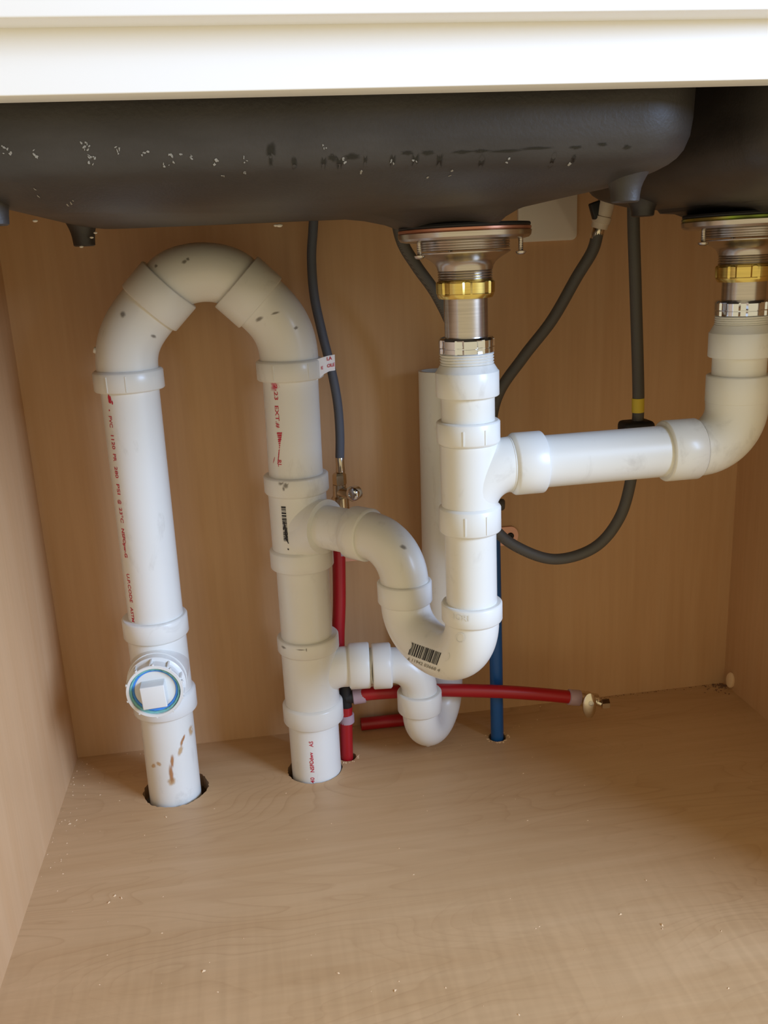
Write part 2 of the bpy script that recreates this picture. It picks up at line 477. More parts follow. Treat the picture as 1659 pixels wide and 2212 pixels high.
# chips and smears along the front of the large bowl
tb = bvh_of([bowl1])
chips = []
for cx_, cy_, n_, sp in ((20, 318, 6, 16), (80, 335, 3, 12), (187, 315, 8, 9), (198, 345, 7, 9), (258, 326, 4, 8), (312, 330, 4, 9), (364, 345, 7, 12), (395, 332, 2, 5), (415, 341, 4, 4), (470, 350, 3, 8), (481, 374, 2, 3), (530, 345, 3, 5), (530, 370, 2, 4), (700, 317, 3, 6), (740, 345, 3, 8), (782, 369, 2, 3), (848, 352, 3, 7), (898, 342, 3, 5), (935, 378, 1, 2), (985, 368, 2, 5), (1100, 345, 2, 4), (1240, 350, 2, 3), (130, 435, 3, 12), (60, 410, 2, 8), (560, 465, 3, 14)):
    for _ in range(n_):
        p = at(cx_+random.uniform(-sp, sp), cy_+random.uniform(-sp, sp)*1.1, .55)
        chips.append(blob2d(p.x, p.z, random.uniform(.0002, .0008), random.uniform(.0003, .0011), random.uniform(0, 3), 8, .5))
mb = decal(chips, (0, .55, 0), (1, 0, 0), (0, 0, 1), (0, 1, 0), tb, .0003)
tag(mb.build('paint_chip', 'flake', bowl1, smooth=False), 'white chips and specks on black enamel', kind='stuff')
tar = []
for cx_, cy_, w, h in ((585, 325, 8, 14), (585, 345, 4, 10), (636, 350, 5, 10), (700, 350, 5, 16), (718, 340, 8, 6), (735, 350, 6, 18), (760, 338, 14, 5), (790, 345, 4, 16), (850, 345, 5, 14), (880, 330, 12, 4), (899, 345, 6, 18), (925, 330, 14, 4), (952, 345, 6, 16), (1000, 328, 20, 3), (1040, 326, 16, 3), (1045, 350, 6, 14), (1095, 326, 30, 2.5), (1160, 320, 30, 2.5), (1200, 345, 5, 14), (1245, 318, 14, 3), (1245, 340, 4, 8), (1300, 312, 10, 3), (1355, 318, 8, 4)):
    p = at(cx_, cy_, .55)
    tar.append(blob2d(p.x, p.z, w*.00024, h*.00024, 0, 14, .25))
mb = decal(tar, (0, .55, 0), (1, 0, 0), (0, 0, 1), (0, 1, 0), tb, .0002, 1.7)
tag(mb.build('dark_smear', 'tar', bowl1, smooth=False), 'dark glossy smears on the enamel', kind='stuff')

mb = MB()
for px, py, Y, r in ((277, 487, .885, .0024), (604, 487, .880, .0022), (596, 487, .880, .0016), (176, 533, .877, .0014), (198, 513, .874, .0013), (206, 503, .876, .0013), (76, 477, .80, .0016), (505, 482, .90, .0010)):
    p = at(px, py, Y); mb.lathe(p, (1, .1, 0), [(-r*1.3, r*.15), (-r*.9, r*.6), (0, r*.75), (r*.8, r*.6), (r*1.3, r*.15)], 10)
tag(mb.build('caulk_drip', 'plate', sink), 'white specks of caulk along the underside', kind='stuff')

# ------------------------------------------------------------------ strainers and tailpieces
def strainer(x, y, ztop, zbrass, znut, label, ring_mat, screws):
    t = thing('sink_strainer', label, 'sink strainer', (x, y, znut-.014), 'basket strainers under the sink bowls')
    up = (0, 0, 1)
    def L(name, mat, prof, seg=56):
        mb = MB(); mb.lathe((x, y, 0), up, sorted(prof, key=lambda q: -q[0]) if False else prof, seg); return mb.build(name, mat, t, angle=30)
    L('rubber_washer', 'rubber', [(ztop-.0008, .0555), (ztop+.0006, .0562), (ztop+.0022, .0555)])
    L('friction_ring', ring_mat, [(ztop-.0034, .0560), (ztop-.0028, .0566), (ztop-.0013, .0566), (ztop-.0008, .0560)])
    zf = ztop-.0036
    L('flange', 'nickel', [(zf-.0076, .0400), (zf-.0074, .0500), (zf-.0064, .0546), (zf-.0045, .0564), (zf-.0008, .0570), (zf, .0562)])
    zc = zf-.0075
    thr = []
    for k in range(4):
        thr += [(zc-.0021*k, .0388), (zc-.0021*k-.0010, .0381)]
    L('locknut_thread', 'nickel', thr[::-1] + [(zc+.002, .0388)])
    zk = zc-.0084
    h = zk-(zbrass+.0085)
    cone = [(0, .0388), (.04, .0393), (.10, .0388), (.20, .0362), (.32, .0326), (.46, .0290), (.62, .0262), (.80, .0245), (1, .0237)]
    L('strainer_cup', 'nickel', [(zk-h*u, r) for u, r in cone][::-1])
    thr = []; zt = zbrass+.0095
    for k in range(5):
        thr += [(zt-.0021*k, .0238), (zt-.0021*k-.00105, .0229)]
    L('threaded_outlet', 'nickel', thr[::-1])
    mb = MB()
    seg = 96
    def lug(j): return 1.0 if (j % 12) < 8 else .945
    mb.gear((x, y, 0), up, [(zbrass-.0150, .0205, 0), (zbrass-.0148, .0232, 0), (zbrass-.0125, .0246, 0), (zbrass-.0112, .0248, .2), (zbrass-.0105, .0254, 1), (zbrass-.0018, .0256, 1), (zbrass-.0008, .0250, .6), (zbrass, .0238, 0)], lug, seg)
    mb.build('coupling_nut', 'brass', t, angle=25)
    L('tailpiece', 'nickel', [(znut-.013, .0191), (zbrass-.013, .0191)])
    mb = MB()
    def lug2(j): return 1.0 if ((j+5) % 12) < 8 else .94
    mb.gear((x, y, 0), up, [(znut-.0142, .0240, .5), (znut-.0138, .0246, 1), (znut-.0100, .0246, 1), (znut-.0098, .0240, .3), (znut-.0090, .0240, .3), (znut-.0088, .0248, 1), (znut-.0030, .0248, 1), (znut-.0022, .0243, 0), (znut-.0006, .0232, 0), (znut, .0196, 0)], lug2, seg)
    mb.build('slip_nut', 'chrome', t, angle=25)
    for ang in screws:
        a = math.radians(ang); sx, sy = x+.0478*math.cos(a), y+.0478*math.sin(a)
        mb = MB(); zz = zf-.0095
        thr = []
        for k in range(9):
            thr += [(zz-.0014*k+.004, .0021), (zz-.0014*k-.0007+.004, .0018)]
        mb.lathe((sx, sy, 0), up, thr[::-1], 14)
        zb = zz-.0014*9+.004
        sc_ = mb.build('screw', 'nickel', t)
        mb = MB(); mb.lathe((sx, sy, 0), up, [(zb-.0028, .0012), (zb-.0024, .0030), (zb-.0012, .0043), (zb, .0046), (zb+.0004, .0030)], 18)
        mb.build('screw_head', 'nickel', sc_)
    return t
strainer(X3, Y3, .6222, .5785, .5310, 'brushed metal strainer with copper coloured ring under the large bowl', 'copper_ring', (205, -22, 92))
Z4 = [at(1606, yy, Y3-.028).z for yy in (573, 650)]
strainer(X4, Y3, .6222, Z4[0], Z4[1], 'brushed metal strainer with yellow green ring at the right edge', 'irid', (192, 300, 75))

# ------------------------------------------------------------------ PVC pipework
RP, RH = .03015, .0362          # 2 inch pipe and hub
SP, SH = .02415, .0288          # 1 1/2 inch
def pipe_obj(name, path, mat, parent, seg=48, ribs=None):
    mb = MB(); mb.sweep(path.out, seg)
    if ribs: mold_ribs(mb, *ribs)
    return mb.build(name, mat, parent)
def straight(p0, p1, r):
    p0, p1 = V(p0), V(p1); P = Path(p0, p1-p0); P.line((p1-p0).length, r); return P
def mold_ribs(mb, c, r, z0, z1, angs, axis='z'):
    for a in angs:
        a = math.radians(a); p = V((c[0]+r*math.cos(a), c[1]+r*math.sin(a), 0))
        m_ = Matrix.Translation((p.x, p.y, (z0+z1)/2)) @ Matrix.Rotation(a, 4, 'Z')
        mb.box((-.0007, -.0006, -(z1-z0)/2), (.0005, .0006, (z1-z0)/2), 0, m_)

# ---- loop vent: riser with cleanout, arch, stack with two tees
loopv = thing('loop_vent', 'tall white plastic pipe loop arching over two risers, with cleanout plug', 'drain pipe', (X1, Y1, 0))
pipe_obj('pipe', straight((X1-.0035, Y1, -.085), (X1-.002, Y1, .125), RP), 'pvc_dirty', loopv)
stub1 = bpy.data.objects['pipe']
tag(stub1, 'stained pipe stub entering the floor')
# cleanout tee
P = Path((X1-.002, Y1, .1085), (0, 0, 1)); P.hub(.026, RH, .0016, .003); P.ring(.0325); P.go(.0665).ring(.0325); P.hub(.0245, RH, .003, .0016); P.ring(RP)
mb = MB(); mb.sweep(P.out, 56)
ZCO = .1640
P = Path((X1-.002, Y1, ZCO), (0, -1, 0)); P.line(.040, .0325); P.ring(.0315).go(.006).ring(.0315)
mb.sweep(P.out, 48)
ctee = mb.build('cleanout_tee', 'pvc', loopv)
mb = MB()
c0 = V((X1-.002, Y1-.044, ZCO)); ax = (0, -1, 0)
mb.lathe(c0, ax, [(0, .0300), (.001, .0318), (.007, .0318), (.008, .0305), (.009, .0282), (.0215, .0282)], 56, False)
mb.lathe(c0, ax, [(.0215, .0282), (.0222, .0300), (.0250, .0303), (.0258, .0298), (.0258, .0270), (.0235, .0268), (.018, .0260)], 56, False)
for k in range(10):
    a = 2*math.pi*k/10+.25
    m_ = Matrix.Translation((c0.x, c0.y-.0155, c0.z)) @ Matrix.Rotation(a, 4, 'Y')
    mb.box((.0275, -.0075, -.0011), (.0310, .0105, .0011), .0004, m_)
    m2 = Matrix.Translation((c0.x, c0.y-.0235, c0.z)) @ Matrix.Rotation(a+.1, 4, 'Y')
    mb.box((.0292, -.002, -.0011), (.0315, .002, .0011), .0003, m2)
mb.build('cleanout_adapter', 'pvc_clear', ctee)
mb = MB(); mb.lathe(c0, ax, [(.0205, .0265), (.0232, .0266), (.0240, .0258), (.0236, .0245), (.0215, .0240)], 64, False)
for i, v in enumerate(mb.v):
    v += V((random.uniform(-.0004, .0004), random.uniform(-.0005, .0003), random.uniform(-.0004, .0004)))
mb.build('thread_sealant', 'sealant', ctee)
mb = MB(); mb.lathe(c0, ax, [(.014, .0252), (.0205, .0252), (.0215, .0246), (.0222, .0236), (.0216, .0222), (.0190, .0215)], 64, False)
mb.build('blue_sealant_ring', 'sealant_blue', ctee)
mb = MB(); mb.lathe(c0, ax, [(.010, .0226), (.0195, .0226), (.0205, .0215), (.0205, .0)], 56, False)
m_ = Matrix.Translation((c0.x-.0005, c0.y-.0205-.0085, c0.z-.001)) @ Matrix.Rotation(math.radians(-3), 4, 'Y')
mb.box((-.0128, -.0085, -.0128), (.0128, .0095, .0128), .0011, m_)
plug = mb.build('cleanout_plug', 'pvc', ctee)
tag(plug, 'white square headed screw plug')
# riser
riser = pipe_obj('pipe', straight((X1-.0005, Y1, .215), (X1+.0015, Y1, .490), RP), 'pvc', loopv)
tag(riser, 'long clean white riser with red print')
# arch of three bends
XA0, XA1 = X1+.0015, X2+.002
rb = .0304
dX = V((1, 0, 0)); XC = (XA0+XA1)/2+.0015
hl = .0330; hx, hz = .0455, .5725; q_ = math.sqrt(.5)
uL = V((q_, 0, q_)); uR_ = V((q_, 0, -q_))
hA = V((XC-hx, Y1+.002, hz)); hB = V((XC+hx, Y1+.006, hz-.0005))
P = Path((XA0, Y1, .4795), (0, 0, 1)); P.hub(.0215, RH, .0014, .0025); P.ring(rb+.0010)
P.bez(hA-uL*hl/2, uL, .026, .026, rb+.0012, 16)
P.ring(.0318); P.hub(hl, .0347, .0010, .0010); P.ring(.0310)
eL = pipe_obj('elbow', P, 'pvc_dirty', loopv, ribs=((XA0, Y1), RH, .481, .497, (-121, -88)))
tag(eL, 'left bend of the arch')
P = Path(hA+uL*(hl/2-.006), uL); P.line(.006, rb-.0008); P.bez(hB-uR_*hl/2, uR_, .0200, .0200, rb-.0006, 26); P.go(.006).ring(rb-.0008)
eT = pipe_obj('elbow', P, 'pvc_dirty', loopv)
tag(eT, 'scuffed top bend of the arch')
P = Path(hB-uR_*hl/2, uR_); P.ring(.0310); P.hub(hl, .0347, .0010, .0010); P.ring(rb+.0012)
P.bez((XA1, Y2, .5005), (0, 0, -1), .026, .026, rb+.0012, 16); P.ring(rb); P.hub(.0215, RH, .0025, .0014); P.ring(RP)
eR = pipe_obj('elbow', P, 'pvc_dirty', loopv, ribs=((XA1, Y2), RH, .481, .497, (-121, -60)))
tag(eR, 'right bend of the arch')
zR = P.p.z
# casting sprues on the bends
mb = MB(); q = at(208, 757, Y1-.005); mb.lathe(q, (-.8, 0, .25), [(-.006, .0040), (0, .0036), (.0025, .0030)], 10); mb.build('casting_nub', 'pvc', eL)
mb = MB(); q = at(660, 694, Y2-.005); mb.lathe(q, (.8, -.2, .25), [(-.006, .0030), (0, .0026), (.0012, .0020)], 10); mb.build('casting_nub', 'pvc', eR)
# stack
pr = pipe_obj('pipe', straight((X2, Y2, .360), (X2+.002, Y2, .486), RP), 'pvc', loopv)
tag(pr, 'upper stack pipe with smeared red print')
def tee2(z_top, z_hb, z_h2t, z_bot, zb, bdir, Lb, rb_, rh_, hubL, sweep_r):
    P = Path((X2, Y2, z_bot), (0, 0, 1)); P.hub(z_h2t-z_bot, RH, .0016, .003); P.ring(.0326); P.go(z_hb-z_h2t).ring(.0326); P.hub(z_top-z_hb, RH, .003, .0016); P.ring(RP)
    mb = MB(); mb.sweep(P.out, 56)
    bd = V(bdir).normalized()
    P = Path(V((X2, Y2, zb-sweep_r)) , (0, 0, 1)); P.ring(rb_*1.0)
    P.arc(sweep_r, math.radians(90), bd, rb_*1.02, 14); P.go(max(Lb-sweep_r, .0005)).ring(rb_*1.02)
    if hubL: P.hub(hubL, rh_, .002, .0016); P.ring(rb_*.9)
    mb.sweep(P.out, 44)
    return mb, P
BD = (V((.139, .876, 0))-V((X2, Y2, 0))).normalized()      # towards the trap arm
zB = .3170
mb, P = tee2(.3735, .3520, .2880, .2645, zB, BD, .030, .0300, .0305, .0, .040)
# short branch socket with a rounded lip
P = Path(V((X2, Y2, zB)), BD); P.ring(.0302); P.go(.034).ring(.0302); P.go(.003).ring(.0300); P.go(.0010).ring(.0288); P.ring(SP*.98)
mb.sweep(P.out, 48)
tee_u = mb.build('tee', 'pvc', loopv); tag(tee_u, 'upper tee with smudged barcode')
pm = pipe_obj('pipe', straight((X2-.001, Y2, .165), (X2, Y2, .275), RP), 'pvc', loopv)
LD = V((.094, -.010, 0)).normalized()
zL = .1345
mb, P = tee2(.1790, .1600, .0935, .0690, zL, LD, .046, .0235, .0272, 0, .040)
mb2 = Path(P.p, LD); mb2.hub(.025, .0275, .0022, .0016); mb2.ring(.021)
mb.sweep(mb2.out, 44)
pLH = mb2.p.copy()
tee_l = mb.build('tee', 'pvc', loopv); tag(tee_l, 'lower tee with side branch')
ps = pipe_obj('pipe', straight((X2-.0012, Y2, -.085), (X2-.0008, Y2, .080), RP), 'pvc', loopv)
tag(ps, 'short stub with red print entering the floor')

# print on the pipes (runs down or up the pipe)
def run_text(target, parent, items, xpix_y, mat, down=True, size=.0066, name='printed_text', spacing=1.0):
    """items: (text, pixel y of its start); xpix_y: pixel x as a function of y"""
    tree = bvh_of([target]); cy = Y1 if target is riser or target is stub1 else Y2
    allmb = MB()
    for body, py, *opt in items:
        vs, fs, w = text_mesh(body, opt[1] if len(opt) > 1 else size, .00008 if len(opt) < 3 else opt[2])
        if opt and opt[0]:
            k = opt[0]/w; vs = [(x*k, y) for x, y in vs]
        p = at(xpix_y(py), py, cy-RP*.75)
        c = V((p.x, cy, 0)); axis_x = X1 if cy == Y1 else X2
        a = math.asin(max(-.97, min(.97, (p.x-axis_x)/RP)))
        nrm = V((math.sin(a), -math.cos(a), 0)); tang = V((math.cos(a), math.sin(a), 0))
        # wrap round the pipe instead of projecting flat
        pts = []
        for x, y in vs:
            yy = (y-size*.36)/RP; b_ = a + (yy if down else -yy)
            z = p.z - x if down else p.z + x
            lean = axis_x + (z-.35)/.275*.002*(1 if target is riser else .5)
            o = V((axis_x, cy, z)); dr = V((math.sin(b_), -math.cos(b_), 0))
            h, nr, i_, _ = tree.ray_cast(o+dr*.08, -dr, .12)
            pts.append((h+dr*.00030) if h is not None else o+dr*(RP+.0003))
        allmb.add(pts, fs)
    return allmb.build(name, mat, parent, smooth=False)
x_riser = lambda y: 236.5+(y-895)*(286-236.5)/(1330-895)
run_text(riser, riser, [('•', 884), ('PVC', 898, .0125), ('1120', 937, .0165), ('PR', 980, .0085), ('280', 1008, .0125), ('PSI', 1045, .0120), ('@', 1080, .0050), ('23°C', 1097, .0170), ('NSF®pw-G', 1142, .0330, .0062, .00016), ('U.P.CODE', 1240, .0335), ('ASTM', 1314, .0170)], x_riser, 'ink_red')
xs = lambda y: 594+(y-835)*(604-594)/(1000-835)
run_text(pr, pr, [('2·23', 830, .0165), ('EXT.#', 875, .0245), ('RL', 992, .0080)], xs, 'ink_red')
run_text(ps, ps, [('40', 1685, .0078), ('NSF®dwv', 1662, .0270, .0062, .00016), ('AS', 1607, .0075)], lambda y: 675-(1690-y)*.04, 'ink_red', down=False)
t_pr = bvh_of([pr]); t_ps = bvh_of([ps]); t_ri = bvh_of([riser]); t_st = bvh_of([stub1])
sm = []
q0 = at(602, 937, Y2-.028)
for i in range(9):
    sm.append(grid2d(-.003+i*.0002, -.0008-.0022*i, .0035-.0006*i, .0010-.0022*i, 3, 1, .0004))
sm += [blob2d(-.002-.0004*i, -.019-.002*i, .0006, .0014, -.3, 8, .2) for i in range(8)]
sm += [blob2d(-.010, -.030, .0004, .004, -.4, 8, .2)]
decal(sm, q0, (1, 0, 0), (0, 0, 1), (.35, 1, 0), t_pr).build('ink_smear', 'ink_red', pr, smooth=False)
q0 = at(233, 862, Y1-.025)
decal([blob2d(.001, .0, .003, .0050, .3, 14, .4), blob2d(.0045, -.004, .0012, .0022, .4, 10, .4)], q0, (1, 0, 0), (0, 0, 1), (.8, 1, 0), t_ri).build('ink_smear', 'ink_red', riser, smooth=False)
q0 = at(588, 836, Y2-.028)
decal([blob2d(.0, 0, .0035, .0032, .3, 14, .4)], q0, (1, 0, 0), (0, 0, 1), (.5, 1, 0), t_pr, .0002, 2.2).build('primer_smear', 'ink_pink', pr, smooth=False)
# stains on the stub
st = []; st2 = []
for px, py, w, h, ro in ((372, 1645, 2.6, 11, -.1), (370, 1672, 3.2, 15, .0), (392, 1608, 1.9, 7, -.3), (396, 1600, 1.6, 5, -.3)):
    p = at(px, py, Y1-RP); st.append(blob2d(p.x, p.z, w/1900, h/1900, ro, 14, .14))
for px, py, w, h, ro in ((343, 1652, 3.5, 3, -.6), (331, 1660, 2.5, 4, -.6), (371, 1688, 5.0, 6, 0), (389, 1625, 3, 7, -.3), (410, 1593, 2.5, 7, 0)):
    p = at(px, py, Y1-RP); st2.append(blob2d(p.x, p.z, w/1900, h/1900, ro, 14, .14))
decal(st, (0, Y1-RP, 0), (1, 0, 0), (0, 0, 1), (0, 1, 0), t_st, .00035, 1.9).build('rust_stain', 'rust', stub1, smooth=False)
decal(st2, (0, Y1-RP, 0), (1, 0, 0), (0, 0, 1), (0, 1, 0), t_st, .00025, 2.2).build('pale_stain', 'rust_pale', stub1, smooth=False)
# smudged barcode on the upper tee
def bars(n, L, W, jit=0):
    out = []; x = 0
    random.seed(n)
    while x < L:
        w = random.choice((.0004, .0006, .0010, .0014))*L/.03
        out.append(grid2d(x, 0, min(x+w, L), W, 1, 5, jit)); x += w+random.choice((.0004, .0006, .0009))*L/.03
    return out
tt = bvh_of([tee_u])
p0 = at(602, 1096, Y2-.03)
decal(bars(11, .040, .0070), p0, (0, 0, -1), (1, 0, 0), (.75, 1, 0), tt, .0004).build('barcode', 'ink_black', tee_u, smooth=False)
random.seed(21)
bl = [blob2d(.020+.0022*i, .004+random.uniform(-.002, .003), .003, .0012, random.uniform(-.5, .5), 9, .5) for i in range(10)]
bl += [blob2d(.049, .006, .001, .001, 0, 8, .3)]
decal(bl, p0, (0, 0, -1), (1, 0, 0), (.75, 1, 0), tt, .0005).build('ink_smudge', 'ink_black', tee_u, smooth=False)
# pencil marks on the hubs
tg = bvh_of([tee_u, tee_l])
def marks(lst, parent, nm='scuff_mark', mat='scuff', tree=tg, yy=Y2-RH):
    pc = []
    for px, py, w, h, ro in lst:
        p = at(px, py, yy); pc.append(blob2d(p.x, p.z, w/1900, h/1900, ro, 12, .18))
    return decal(pc, (0, yy, 0), (1, 0, 0), (0, 0, 1), (0, 1, 0), tree, .00035, 1.6).build(nm, mat, parent, smooth=False)
marks([(608, 1046, 5, 3, .5), (618, 1050, 4, 6, -.6), (613, 1058, 2, 4, .2)], tee_u)
marks([(650, 1405, 8, 1.2, 0), (662, 1404, 1.2, 4, 0), (614, 1410, 4, 2.5, 0)], tee_l)
# peeling sticker on the right bend
mb = MB()
s0 = [at(682, 777, Y2-.020), at(700, 771, Y2-.018), at(711, 768, Y2-.016), at(723, 766, Y2-.014)]
s1 = [at(684, 822, Y2-.020), at(700, 808, Y2-.018), at(711, 802, Y2-.016), at(724, 800, Y2-.014)]
off = V((.0001, .0005, 0))
mb.add(s0+s1, [(0, 1, 5, 4), (1, 2, 6, 5), (2, 3, 7, 6)])
mb.add([p+off for p in s0+s1], [(4, 5, 1, 0), (5, 6, 2, 1), (6, 7, 3, 2)])
stk = mb.build('sticker', 'sticker', eR, smooth=False)
tag(stk, 'peeling white sticker with red print')
mb = MB()
for body, px, py, sz in (('LA', 706, 779, .0052), ('OLE', 707, 794, .0050), ('E', 694, 798, .0045)):
    vs, fs, w = text_mesh(body, sz, .0001)
    u = (s0[3]-s0[1]).normalized(); n_ = V((-u.y*0, -1, 0)); up_ = V((0, 0, 1))
    o = at(px, py, Y2-.0165-(711-px)*.00016)-V((0, .0006, 0))
    mb.add([o+u*x+up_*y for x, y in vs], fs)
mb.build('sticker_print', 'ink_red', stk, smooth=False)

# ---- drain from both bowls into the trap
drain = thing('sink_drain', 'white plastic drain joining both bowls into a curved trap', 'drain pipe', (X3, Y3, .19))
def adapter(x, zt, zc1, zh, zb):
    P = Path((x, Y3, zb), (0, 0, 1)); P.hub(zh-zb, SH*.985, .0008, .0010); P.go(zc1-zh).ring(.0240)
    n = 4; stp = (zt-zc1)/n
    for k in range(n):
        P.ring(.0228); P.go(stp*.45).ring(.0240); P.go(stp*.2).ring(.0240); P.go(stp*.35).ring(.0228)
    return pipe_obj('trap_adapter', P, 'pvc', drain)
adapter(X3, .5166, .5065, .5010, .4785)
pipe_obj('pipe', straight((X3, Y3, .445), (X3, Y3, .482), SP), 'pvc_dirty', drain)
# tee under the large bowl
zT = .4125
P = Path((X3, Y3, .3525), (0, 0, 1)); P.hub(.0255, SH, .0016, .003); P.ring(.0262); P.go(.435-.378).ring(.0262); P.hub(.0215, SH, .003, .0016); P.ring(SP)
mb = MB(); mb.sweep(P.out, 56)
P = Path((X3, Y3, zT-.0375), (0, 0, 1)); P.ring(.0240); P.arc(.0375, math.radians(90), dX, .0255, 18); P.ring(.0258); P.p.z = zT
P.go(max(.2270-P.p.x, .0005)).ring(.0258); P.hub(.0305, SH, .004, .0014); P.ring(SP)
mb.sweep(P.out, 48)
mold_ribs(mb, (X3, Y3), SH, .438, .451, (-112, -72)); mold_ribs(mb, (X3, Y3), SH, .355, .372, (-112, -72))
tee3 = mb.build('tee', 'pvc', drain)
pipe_obj('pipe', straight((X3, Y3, .268), (X3, Y3, .358), SP), 'pvc', drain)
arm = pipe_obj('pipe', straight((.245, Y3, zT), (.398, Y3, zT+.0010), SP), 'pvc', drain); tag(arm, 'horizontal arm from the small bowl')
# elbow under the small bowl
zE = [at(1600, yy, Y3-.028).z for yy in (818, 868)]
P = Path((.3760, Y3, zT+.001), (1, 0, 0)); P.hub(.0340, SH, .0014, .0030); P.ring(.0262)
R_ = X4-P.p.x
P.arc(R_, math.radians(90), (0, 0, 1), .0262, 18, .0282)
P.p.x = X4; lz = zE[1]-.004-P.p.z
if lz > 0: P.go(lz).ring(.0285)
P.hub(max(zE[0]-P.p.z, .012), SH, .0004, .0012); P.ring(SP)
elb4 = pipe_obj('elbow', P, 'pvc_dirty', drain)
zz4 = [at(1604, yy, Y3-.028).z for yy in (684, 706, 722, 778)]
pipe_obj('pipe', straight((X4, Y3, zE[0]-.01), (X4, Y3, zz4[3]+.005), SP), 'pvc_dirty', drain)
adapter(X4, Z4[1]-.0144, zz4[1], zz4[2], zz4[3])
# P-trap: U bend between the drop and the down leg
DL = V((.139, .876, 0))
ud = (V((X3, Y3, 0))-DL); uR = ud.length/2; ud.normalize()
ru = .0258
P = Path((DL.x, DL.y, .2745), (0, 0, -1)); P.ring(SP); P.hub(.0245, SH, .0016, .0030); P.ring(ru)
zA, zBt, zC_ = .2500, .2118, .2620
mid = (DL+V((X3, Y3, 0)))/2
P.bez(V((mid.x, mid.y, zBt)), ud, .0235, .030, ru, 20)
P.bez(V((X3, Y3, zC_)), (0, 0, 1), .030, .029, ru, 20)
P.hub(.0200, SH*1.01, .003, .0014); P.ring(SP)
utrap = pipe_obj('trap_bend', P, 'pvc', drain); tag(utrap, 'glossy U bend with barcode')
# trap arm: elbow from the down leg to the stack
P = Path((DL.x, DL.y, .262), (0, 0, 1)); P.line(.011, ru-.0012, ru-.0008)
RA = zB-P.p.z
P.arc(RA, math.radians(90), -BD, ru-.0005, 22)
P.p.z = zB
P.hub(.0235, SH, .0016, .0016); P.ring(SP)
earm = pipe_obj('trap_elbow', P, 'pvc_dirty', drain)
pipe_obj('pipe', straight(P.p+BD*.004, V((X2, Y2, zB))+BD*.030, SP), 'pvc', drain)
# barcode and raised marks on the trap
tu = bvh_of([utrap])
nv = (at(925, 1410, .80)-V((0, 0, ZC))).normalized()
pc = at(889, 1387, .80); pc2 = at(955, 1411, .80); ux = (pc2-pc); Lb = ux.length; ux.normalize(); uy = ux.cross(nv).normalized()
if uy.z > 0: uy = -uy
pcs = []
for vs, fs in bars(5, Lb, .0125): pcs.append((vs, fs))
decal(pcs, pc, ux, uy, nv, tu, .0004).build('barcode', 'ink_black', utrap, smooth=False)
vs, fs, w = text_mesh('6 11942 03668 4', .0042, .00005)
k = Lb*1.08/w
decal([([(x*k, -y) for x, y in vs], fs)], pc+uy*.0180+ux*.001, ux, uy, nv, tu, .0004).build('barcode_number', 'ink_grey', utrap, smooth=False)
def raised(body, px, py, Y, size, tree, parent, nm):
    nv = (at(px, py, Y)-V((0, 0, ZC))); nv.z = 0; nv.normalize()
    vs, fs, w = text_mesh(body, size, .00003)
    ux = V((nv.y, -nv.x, 0)); 
    return decal([([(x-w/2, y) for x, y in vs], fs)], at(px, py, Y), ux, (0, 0, 1), nv, tree, .0006).build(nm, 'pvc_clear', parent, smooth=False)
raised('IORI', 996, 1344, Y3-.028, .0085, tu, utrap, 'raised_lettering')
def arcs(px, py, r, a0, a1, w=.0009):
    n = 10; vs = []; 
    for i in range(n+1):
        a = math.radians(a0+(a1-a0)*i/n); vs += [(math.cos(a)*r, math.sin(a)*r), (math.cos(a)*(r+w), math.sin(a)*(r+w))]
    return decal([(vs, [(2*i, 2*i+1, 2*i+3, 2*i+2) for i in range(n)])], at(px, py, .80), ux, -uy, nv, tu, .0007)
arcs(877, 1392, .0050, -50, 50).build('raised_mark', 'pvc_clear', utrap, smooth=False)
arcs(958, 1416, .0050, -50, 50).build('raised_mark', 'pvc_clear', utrap, smooth=False)
arcs(992, 1379, .0040, 0, 350).build('raised_mark', 'pvc_clear', utrap, smooth=False)
# dents and scuffs
marks([(876, 1191, 6, 3, -.5)], earm, 'scuff_mark', 'scuff', bvh_of([earm]), .85)
ta = bvh_of([eL, eT, eR])
pc3 = []
for px, py, w, h, ro in ((264, 680, 5, 6, .3), (330, 727, 5, 3, -.5), (398, 566, 5, 3, .4), (405, 560, 3, 3, 0), (335, 575, 3, 3, 0), (595, 677, 8, 2, .2), (640, 710, 4, 3, .3), (560, 690, 7, 4, .5)):
    p = at(px, py, Y1-.03); pc3.append(blob2d(p.x, p.z, w/2100, h/2100, ro, 12, .2))
decal(pc3[:2], (0, Y1-.03, 0), (1, 0, 0), (0, 0, 1), (0, 1, 0), ta, .00035, 1.6).build('scuff_mark', 'scuff', eL, smooth=False)
decal(pc3[2:], (0, Y1-.03, 0), (1, 0, 0), (0, 0, 1), (0, 1, 0), ta, .00035, 1.6).build('scuff_mark', 'scuff', eT, smooth=False)

